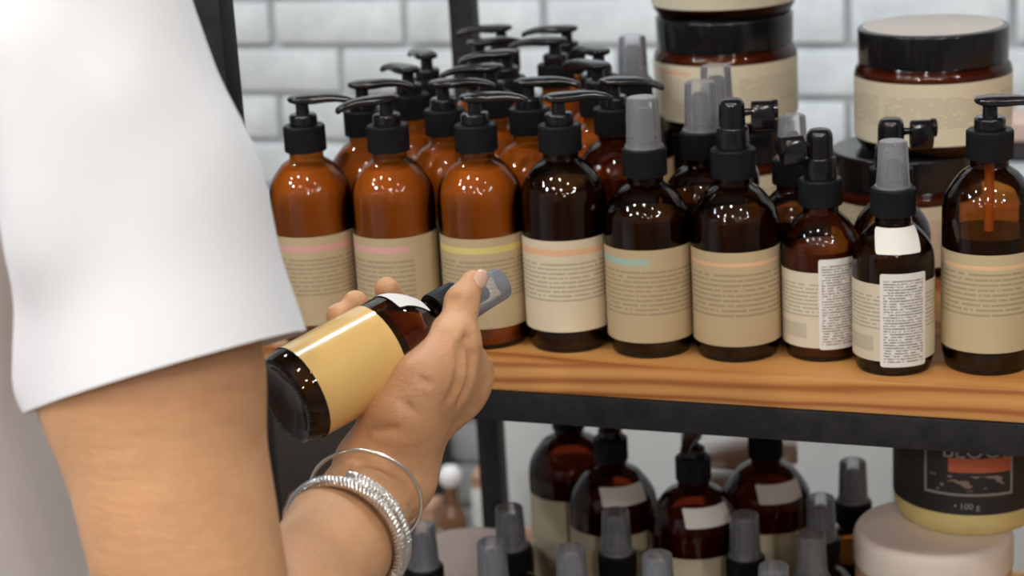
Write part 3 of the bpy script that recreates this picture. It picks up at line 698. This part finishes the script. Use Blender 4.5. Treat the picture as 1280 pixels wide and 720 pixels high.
# ------------------------------------------------------------------ sculpting with distance fields
class Field:
    def __init__(s, lo, hi, h):
        s.h = h; s.lo = np.array(lo, float); s.n = np.ceil((np.array(hi)-s.lo)/h).astype(int)+1
        s.F = np.full(s.n, 1.0, np.float32)
    def box(s, lo, hi):
        a = np.maximum(np.floor((lo-s.lo)/s.h).astype(int), 0); b = np.minimum(np.ceil((hi-s.lo)/s.h).astype(int)+1, s.n)
        if (b <= a).any(): return None, None
        ax_ = [s.lo[i]+s.h*np.arange(a[i], b[i]) for i in range(3)]
        P = np.stack(np.meshgrid(*ax_, indexing='ij'), -1)
        return (slice(a[0], b[0]), slice(a[1], b[1]), slice(a[2], b[2])), P
    def cone(s, a, b, ra, rb, k=0.006, flat=None, sub=False):
        a, b = np.array(a, float), np.array(b, float); pad = max(ra, rb)+k+3*s.h
        sl, P = s.box(np.minimum(a, b)-pad, np.maximum(a, b)+pad)
        if sl is None: return
        ab = b-a; L2 = max(ab@ab, 1e-12); q = P-a
        t = np.clip((q@ab)/L2, 0, 1); d = q-t[..., None]*ab
        if flat is not None:
            n, f = np.array(flat[0], float), flat[1]; n = n/np.linalg.norm(n); d = d+(d@n)[..., None]*n*(f-1)
        dist = np.linalg.norm(d, axis=-1)-(ra+(rb-ra)*t)
        s.merge(sl, dist.astype(np.float32), k, sub)
    def merge(s, sl, d, k, sub=False):
        A = s.F[sl]
        if sub:
            h = np.clip(0.5-0.5*(A+d)/k, 0, 1); s.F[sl] = A*(1-h)+(-d)*h+k*h*(1-h)
        else:
            h = np.clip(0.5+0.5*(d-A)/k, 0, 1); s.F[sl] = d*(1-h)+A*h-k*h*(1-h)
    def mesh(s):
        F, h = s.F, s.h; ins = F < 0
        c = np.zeros(np.array(F.shape)-1, np.int8)
        for dx in (0, 1):
            for dy in (0, 1):
                for dz in (0, 1): c += ins[dx:F.shape[0]-1+dx, dy:F.shape[1]-1+dy, dz:F.shape[2]-1+dz]
        act = np.argwhere((c > 0) & (c < 8)); idx = np.full(c.shape, -1, np.int64); idx[tuple(act.T)] = np.arange(len(act))
        acc = np.zeros((len(act), 3)); cnt = np.zeros(len(act))
        cor = [(x, y, z) for x in (0, 1) for y in (0, 1) for z in (0, 1)]
        val = {q: F[act[:, 0]+q[0], act[:, 1]+q[1], act[:, 2]+q[2]] for q in cor}
        for q in cor:
            for axn in range(3):
                if q[axn]: continue
                r = list(q); r[axn] = 1; r = tuple(r); f0, f1 = val[q], val[r]; m = (f0 < 0) != (f1 < 0)
                t = np.where(m, f0/np.where(m, f0-f1, 1), 0)
                p = np.tile(np.array(q, float), (len(act), 1)); p[:, axn] = t
                acc[m] += p[m]; cnt[m] += 1
        verts = s.lo+h*(act+acc/cnt[:, None])
        quads = []
        for axn in range(3):
            o1, o2 = [(1, 2), (2, 0), (0, 1)][axn]
            sl0 = [slice(None)]*3; sl1 = [slice(None)]*3; sl0[axn] = slice(0, -1); sl1[axn] = slice(1, None)
            e = np.argwhere(ins[tuple(sl0)] != ins[tuple(sl1)]); e = e[(e[:, o1] > 0) & (e[:, o2] > 0) & (e[:, o1] < F.shape[o1]-1) & (e[:, o2] < F.shape[o2]-1)]
            a0 = e.copy(); a1 = e.copy(); a1[:, o1] -= 1; a2 = a1.copy(); a2[:, o2] -= 1; a3 = e.copy(); a3[:, o2] -= 1
            q = np.stack([idx[tuple(x.T)] for x in (a0, a1, a2, a3)], 1); fl = ins[tuple(e.T)]
            q[~fl] = q[~fl][:, ::-1]; quads.append(q)
        return verts, np.concatenate(quads)
def np_mesh(name, v, q, mat, smooth_it=0):
    me = D.meshes.new(name); me.vertices.add(len(v)); me.vertices.foreach_set('co', v.astype(np.float32).ravel())
    me.loops.add(q.size); me.loops.foreach_set('vertex_index', q.ravel().astype(np.int32)); me.polygons.add(len(q))
    me.polygons.foreach_set('loop_start', np.arange(0, q.size, 4, dtype=np.int32)); me.polygons.foreach_set('loop_total', np.full(len(q), 4, np.int32))
    me.update(calc_edges=True); me.validate(); me.materials.append(mat)
    me.polygons.foreach_set('use_smooth', np.ones(len(q), bool)); return me

# ------------------------------------------------------------------ person: arm and hand
def cyl(t, phi, rho):
    p = math.radians(phi); return B0+ax*t+(-by)*(rho*math.cos(p))+(-bx)*(rho*math.sin(p))
W = V((-0.4293, -0.2953, 1.0330)); E = V((-0.4132, -0.5259, 1.0081)); SH = V((-0.4982, -0.4479, 1.3401))
fa = (W-E).normalized(); nv = fw-fa*fw.dot(fa)
mcp = [cyl(.1085, 242, .0415), cyl(.0930, 237, .0450), cyl(.0760, 236, .0450), cyl(.0600, 237, .0440)]
fingers = [
 [mcp[0], cyl(.112, 198, .0405), cyl(.1050, 155, .0375), cyl(.0975, 126, .0355)],
 [mcp[1], cyl(.091, 192, .0420), cyl(.0820, 150, .0380), cyl(.0750, 122, .0355)],
 [mcp[2], cyl(.073, 193, .0410), cyl(.0670, 152, .0375), cyl(.0625, 126, .0350)],
 [mcp[3], cyl(.051, 202, .0395), cyl(.0400, 170, .0365), cyl(.0330, 148, .0345)]]
frad = [(.0110, .0095, .0083, .0072), (.0110, .0095, .0083, .0073), (.0105, .0090, .0080, .0070), (.0098, .0080, .0070, .0062)]
TC, TM, TI, TT = V((-0.4171, -0.2968, 1.0567)), V((-0.3965, -0.2639, 1.1025)), V((-0.3956, -0.2495, 1.1196)), V((-0.3931, -0.2371, 1.1278))
allp = np.array([list(p) for p in [W, E, SH, TC, TT]+[q for f in fingers for q in f]])
lo, hi = allp.min(0)-.062, allp.max(0)+.062
FA = Field(lo, hi, 0.0019)
Mid = E.lerp(W, 0.35); Mid2 = E.lerp(W, 0.70)
side = fa.cross(nv).normalized()
FA.cone(SH.lerp(E, 0.12), SH.lerp(E, 0.55), .040, .0475, .02)
FA.cone(SH.lerp(E, 0.55), E, .0475, .040, .02)
FA.cone(E, Mid, .039, .0340, .02, (nv, 1.08))
FA.cone(Mid, Mid2, .0335, .0275, .02, (nv, 1.12))
FA.cone(Mid2, W, .0275, .0262, .015, (nv, 1.25))
# carpus and palm
pal = (mcp[0]+mcp[1]+mcp[2]+mcp[3])/4
pn = (mcp[0]-mcp[3]).cross(pal-W).normalized()
FA.cone(W, W.lerp(pal, 0.35), .0265, .024, .012, (pn, 1.25))
for m, r0, r1 in zip(mcp, (.0165, .0165, .0160, .0165), (.0125, .0130, .0125, .0118)):
    FA.cone(W.lerp(m, 0.18), m, r0, r1, .010)
# thumb: metacarpal, thenar, web, phalanges
FA.cone(W.lerp(TC, 0.2), TC, .022, .0180, .014)
FA.cone(TC, TM, .0172, .0118, .012)
FA.cone(TC.lerp(TM, .15)+(pal-TC)*.16, TC.lerp(TM, .62)+(pal-TC)*.12, .0180, .0120, .014)
FA.cone(TC.lerp(TM, .55), mcp[0].lerp(W, .30), .0105, .0125, .014)
FA.cone(TC.lerp(TM, .85), mcp[0].lerp(W, .08), .0080, .0115, .014)
FA.cone(TM, TI, .0092, .0080, .005)
FA.cone(TI, TT, .0083, .0072, .004)
FA.cone(TI, TI+(TI-TM).normalized()*.001, .0087, .0087, .005)
T0, T1, T2, T3 = V((-0.4253, -0.2983, 1.0548)), V((-0.4141, -0.3000, 1.0716)), V((-0.4049, -0.2918, 1.0870)), V((-0.3969, -0.2704, 1.0998))
FA.cone(T0, T1, .0160, .0158, .012)
FA.cone(T1, T2, .0158, .0145, .012)
FA.cone(T2, T3, .0145, .0098, .010)
FA.cone(V((-0.3974, -0.2526, 1.0969)), V((-0.3986, -0.2333, 1.0743)), .0095, .0105, .018)
FA.cone(V((-0.4022, -0.2699, 1.0825)), V((-0.4014, -0.2481, 1.0656)), .0150, .0115, .018)
FA.cone(TM, TM+V(CF)*-.0012, .0112, .0112, .008)
# knuckle of the index and tendon ridges
out0 = (mcp[0]-cyl(.1085, 0, 0)).normalized()
FA.cone(mcp[0]+out0*.001, mcp[0]+out0*.0015, .0125, .0125, .008)
tl = -fw
FA.cone(TC+tl*.0150, TM+tl*.0098, .0030, .0026, .009)
FA.cone(W+tl*.0190+side*.004, TC+tl*.0160, .0030, .0030, .010)
FA.cone(W.lerp(mcp[0], .25)+out0*.008, mcp[0]+out0*.0100, .0040, .0030, .010)
for f, rr in zip(fingers, frad):
    for i in range(3):
        FA.cone(f[i], f[i+1], rr[i], rr[i+1], .0045)
# shallow creases over thumb joints
def crease(p, d, length, r=.0010):
    FA.cone(p-d*length/2, p+d*length/2, r, r, .0022, None, True)
tdir = (TI-TM).normalized(); tsd = tdir.cross(tl).normalized()
def arc_crease(base, off, rs, a0, a1, r=.0006):
    pts_ = [base+tdir*off+(tl*math.cos(math.radians(a))+tsd*math.sin(math.radians(a)))*rs for a in np.linspace(a0, a1, 9)]
    for u0, u1 in zip(pts_[:-1], pts_[1:]): FA.cone(u0, u1, r, r, .0014, None, True)
for off, a0, a1 in ((-.0030, -48, 30), (-.0004, -55, 45), (.0024, -40, 50)): arc_crease(TI, off, .0098, a0, a1)
for off, a0, a1 in ((-.0020, -40, 20), (.0016, -30, 38)): arc_crease(TM, off, .0122, a0, a1, .0005)
# skin folds between thumb and index, at the thumb root and across the wrist
def on_skin(p, d):
    p = np.array(p, float); d = np.array(d, float)
    for _ in range(400):
        i = np.round((p-FA.lo)/FA.h).astype(int)
        if (i >= 0).all() and (i < FA.n).all() and FA.F[tuple(i)] < 0: break
        p = p+d*.0008
    return p
eye = np.array(cam.matrix_world.translation)
for line, r_, k_ in [
  (((-0.3684, -0.3098, 1.1211), (-0.3660, -0.3123, 1.1101), (-0.3662, -0.3164, 1.0968), (-0.3719, -0.3227, 1.0834)), .0011, .0050),
  (((-0.3722, -0.3127, 1.1165), (-0.3709, -0.3157, 1.1051), (-0.3732, -0.3198, 1.0944), (-0.3783, -0.3245, 1.0854)), .0008, .0045),
  (((-0.4155, -0.3667, 1.0663), (-0.4030, -0.3624, 1.0647), (-0.3893, -0.3587, 1.0599), (-0.3810, -0.3567, 1.0563)), .0007, .0030),
  (((-0.4128, -0.3625, 1.0768), (-0.4068, -0.3589, 1.0812), (-0.3980, -0.3551, 1.0826), (-0.3902, -0.3525, 1.0813)), .0008, .0035),
  (((-0.3928, -0.3488, 1.0965), (-0.3880, -0.3481, 1.0931), (-0.3839, -0.3482, 1.0877)), .0005, .0025),
  (((-0.3855, -0.3426, 1.1080), (-0.3808, -0.3416, 1.1053), (-0.3757, -0.3400, 1.1042)), .0005, .0022)]:
    pts_ = []
    for a_, b_ in zip(line[:-1], line[1:]):
        for t_ in (0, .25, .5, .75):
            c_ = np.array(a_)*(1-t_)+np.array(b_)*t_; d_ = c_-eye; d_ /= np.linalg.norm(d_); pts_.append(on_skin(c_, d_)-d_*.0004)
    for u0, u1 in zip(pts_[:-1], pts_[1:]):
        if np.linalg.norm(u0-u1) < .012: FA.cone(u0, u1, r_, r_, k_, None, True)
v, q = FA.mesh()
me = np_mesh('person', v, q, M['skin'])
person = link(D.objects.new('person', me)); tag(person, 'person in a white t-shirt seen from behind, right hand holding an amber spray bottle', 'person')
sm = person.modifiers.new('smooth', 'SMOOTH'); sm.factor = 0.5; sm.iterations = 3
# thumb nail
nd = (TT-TI).normalized(); nn = (V(CU)*.45+V(CR)*.95-fw*.55); nn = (nn-nd*nn.dot(nd)).normalized(); ns = nd.cross(nn)
rings = []
for i in range(9):
    s_ = -1+2*i/8; ww = .0050*math.sqrt(max(0.05, 1-abs(s_)**3.2)); ring = []
    c0 = TT+nd*(.0014+s_*.0060)+nn*(.0074-.0012*max(0, s_)**2)
    for k in range(12):
        a = 2*math.pi*k/12; x_ = math.cos(a)*ww; z_ = math.sin(a)*.0007-(x_/.0075)**2*.0042
        ring.append(c0+ns*x_+nn*z_)
    rings.append(ring)
part('thumbnail', loft('thumbnail', rings, M['nail'], 70), person)['label'] = 'short bare thumbnail'

# ------------------------------------------------------------------ t-shirt (cloth surface with open sleeve hem) and trousers
HC = V((-0.4382, -0.4897, 1.1577)); ST = V((-0.5132, -0.4490, 1.3549)); SM = V((-0.4561, -0.4729, 1.2313)); TOR = V((-0.7448, -0.4610, 1.2207))
sdir = (HC-ST.lerp(SM, .5)).normalized()
up = V((0, 0, 1)); lr = (V(CR)*.93-fw*.18); lr.z = 0; lr.normalize(); fb = up.cross(lr)
chest = V((TOR.x, TOR.y, SH.z-.10)); waist = V((TOR.x, TOR.y, SH.z-.42)); hip = V((TOR.x, TOR.y, SH.z-.58))
ts_lo = np.minimum.reduce([np.array(HC), np.array(chest), np.array(hip)])-.30; ts_hi = np.maximum.reduce([np.array(HC), np.array(ST), np.array(chest)])+.25
FS = Field(ts_lo, ts_hi, 0.0055)
wdt = .095
for p0, p1, r0, r1, sp_ in ((chest, waist, .112, .108, wdt), (waist, hip, .108, .118, wdt)):
    FS.cone(p0-lr*sp_, p1-lr*sp_, r0, r1, .05); FS.cone(p0+lr*sp_, p1+lr*sp_, r0, r1, .05); FS.cone(p0, p1, r0+.006, r1+.006, .05)
FS.cone(chest-lr*wdt, chest+lr*wdt, .112, .112, .06)
OS = V((chest.x, chest.y, SH.z))-lr*.21
FS.cone(ST, OS, .062, .062, .05)
FS.cone(OS, OS-lr*.03-up*.20, .060, .066, .04)
FS.cone(ST, SM, .0580, .0515, .020); FS.cone(SM, HC+(HC-SM).normalized()*.05, .0515, .0690, .020)
# soft folds
def px(p): return V(p)
for p0, p1, r0, r1 in [(V((-0.4949, -0.5160, 1.1566)), V((-0.4537, -0.4982, 1.2802)), .008, .014), (V((-0.4740, -0.5227, 1.2252)), V((-0.4837, -0.5083, 1.3062)), .012, .016)]:
    FS.cone(p0, p1, r0, r1, .03)
v, q = FS.mesh()
me = np_mesh('t_shirt', v, q, M['cotton'])
bm = bmesh.new(); bm.from_mesh(me)
for _ in range(6): bmesh.ops.smooth_vert(bm, verts=bm.verts, factor=0.5, use_axis_x=True, use_axis_y=True, use_axis_z=True)
hn_ = (sdir).normalized()
def on_sleeve(c): d = c-HC; return d.dot(sdir) > -.04 and (d-sdir*d.dot(sdir)).length < .088 and d.dot(sdir) < .14
near = [f for f in bm.faces if on_sleeve(f.calc_center_median())]
geo = list({vv for f in near for vv in f.verts})+list({e for f in near for e in f.edges})+near
bmesh.ops.bisect_plane(bm, geom=geo, plane_co=HC, plane_no=hn_, clear_outer=True)
bmesh.ops.remove_doubles(bm, verts=[vv for vv in bm.verts if vv.is_boundary], dist=0.0018)
def fold_hem(edges, axis_pt, axis_dir, depth):
    for e in edges: e.smooth = False
    r_ = bmesh.ops.extrude_edge_only(bm, edges=edges); nv_ = [g_ for g_ in r_['geom'] if isinstance(g_, bmesh.types.BMVert)]
    for vv in nv_:
        d = vv.co-axis_pt; d = d-axis_dir*d.dot(axis_dir); vv.co -= d.normalized()*.0026
    r_ = bmesh.ops.extrude_edge_only(bm, edges=[g_ for g_ in r_['geom'] if isinstance(g_, bmesh.types.BMEdge) and g_.is_boundary])
    for vv in r_['geom']:
        if isinstance(vv, bmesh.types.BMVert):
            d = vv.co-axis_pt; d = d-axis_dir*d.dot(axis_dir); vv.co -= axis_dir*depth+d.normalized()*.006
fold_hem([e for e in bm.edges if e.is_boundary], HC, sdir, .016)
# open the waist hem and neck
bmesh.ops.bisect_plane(bm, geom=list(bm.verts)+list(bm.edges)+list(bm.faces), plane_co=hip, plane_no=(0, 0, -1), clear_outer=True)
bm.to_mesh(me); bm.free()
for p in me.polygons: p.use_smooth = True
shirt = part('t_shirt', me, person); shirt['label'] = 'white short-sleeved cotton t-shirt'
FT = Field(np.array([chest.x-.32, chest.y-.22, -.004]), np.array([chest.x+.32, chest.y+.22, hip.z+.15]), 0.012)
for sgn in (-1, 1):
    hj = hip+lr*sgn*.085-up*.03; kn = V((hj.x, hj.y, .50)); an = V((hj.x, hj.y, .075))
    FT.cone(hj, kn, .088, .062, .04); FT.cone(kn, an, .062, .050, .02)
FT.cone(hip-lr*.07+up*.06, hip+lr*.07+up*.06, .105, .105, .04)
v, q = FT.mesh(); part('trousers', np_mesh('trousers', v, q, M['denim']), person)['label'] = 'dark trousers'
for sgn in (-1, 1):
    hj = hip+lr*sgn*.085; FF = Field(np.array([hj.x-.20, hj.y-.20, 0.0005]), np.array([hj.x+.20, hj.y+.25, .14]), 0.008)
    a0 = V((hj.x, hj.y, .038))-fb*.045*(-1 if fb.y < 0 else 1); b0 = V((hj.x, hj.y, .032))+fb*.14*(-1 if fb.y < 0 else 1)
    FF.cone(a0, b0, .036, .030, .02); FF.cone(a0, a0+up*.05, .034, .042, .02); v, q = FF.mesh(); part('shoe', np_mesh('shoe', v, q, M['black']), person)

# ------------------------------------------------------------------ bracelets
def ring_pts(c, n, r, xdir, squash=1.0, n_=96, a0=0.0, a1=2*math.pi, rise=0.0):
    n = n.normalized(); e1 = (xdir-n*xdir.dot(n)).normalized(); e2 = n.cross(e1); out = []
    for k in range(n_):
        a = a0+(a1-a0)*k/(n_ if abs(a1-a0-2*math.pi) < 1e-6 and rise == 0 else n_-1)
        out.append(c+e1*math.cos(a)*r+e2*math.sin(a)*r*squash+n*rise*(a-a0)/(2*math.pi))
    return out
cb = V((-0.4237, -0.3351, 1.0342)); nb = fa+V(CR)*-.10+V(CU)*.12
thin = link(D.objects.new('thin_bangle', tube('thin_bangle', [p-cb for p in ring_pts(cb, nb, .0305, V(CR))], .00115, M['silver'], 10, True))); thin.location = cb
tag(thin, 'thin plain silver bangle, the upper of the two bracelets on the wrist', 'bracelet', 'silver bracelets')
cc_ = V((-0.4227, -0.3588, 1.0247)); nc = fa+V(CR)*.12+V(CU)*-.02
pts = [p-cc_ for p in ring_pts(cc_, nc, .0328, V(CR), 1.0, 1200, math.radians(-86), math.radians(-86+472), -.0072)]
NP = len(pts)
def rope(i, a): return .0029*(0.80+.34*abs(math.sin((a*6-i*0.66)/2.0)))
rb = empty('cable_bracelet', cc_); tag(rb, 'twisted silver cable bracelet wrapped round the wrist with two capped ends', 'bracelet', 'silver bracelets')
part('twisted_cable', tube('twisted_cable', pts, .0024, M['silver'], 20, False, rope), rb)
for e, nx in ((pts[0], pts[9]), (pts[-1], pts[-10])):
    d = (e-nx).normalized(); part('end_cap', tube('end_cap', [e-d*.003, e-d*.0028, e+d*.0025, e+d*.0034], .003, M['silver'], 16, False, lambda i, a: (.0029, .0035, .0035, .0024)[i]), rb)
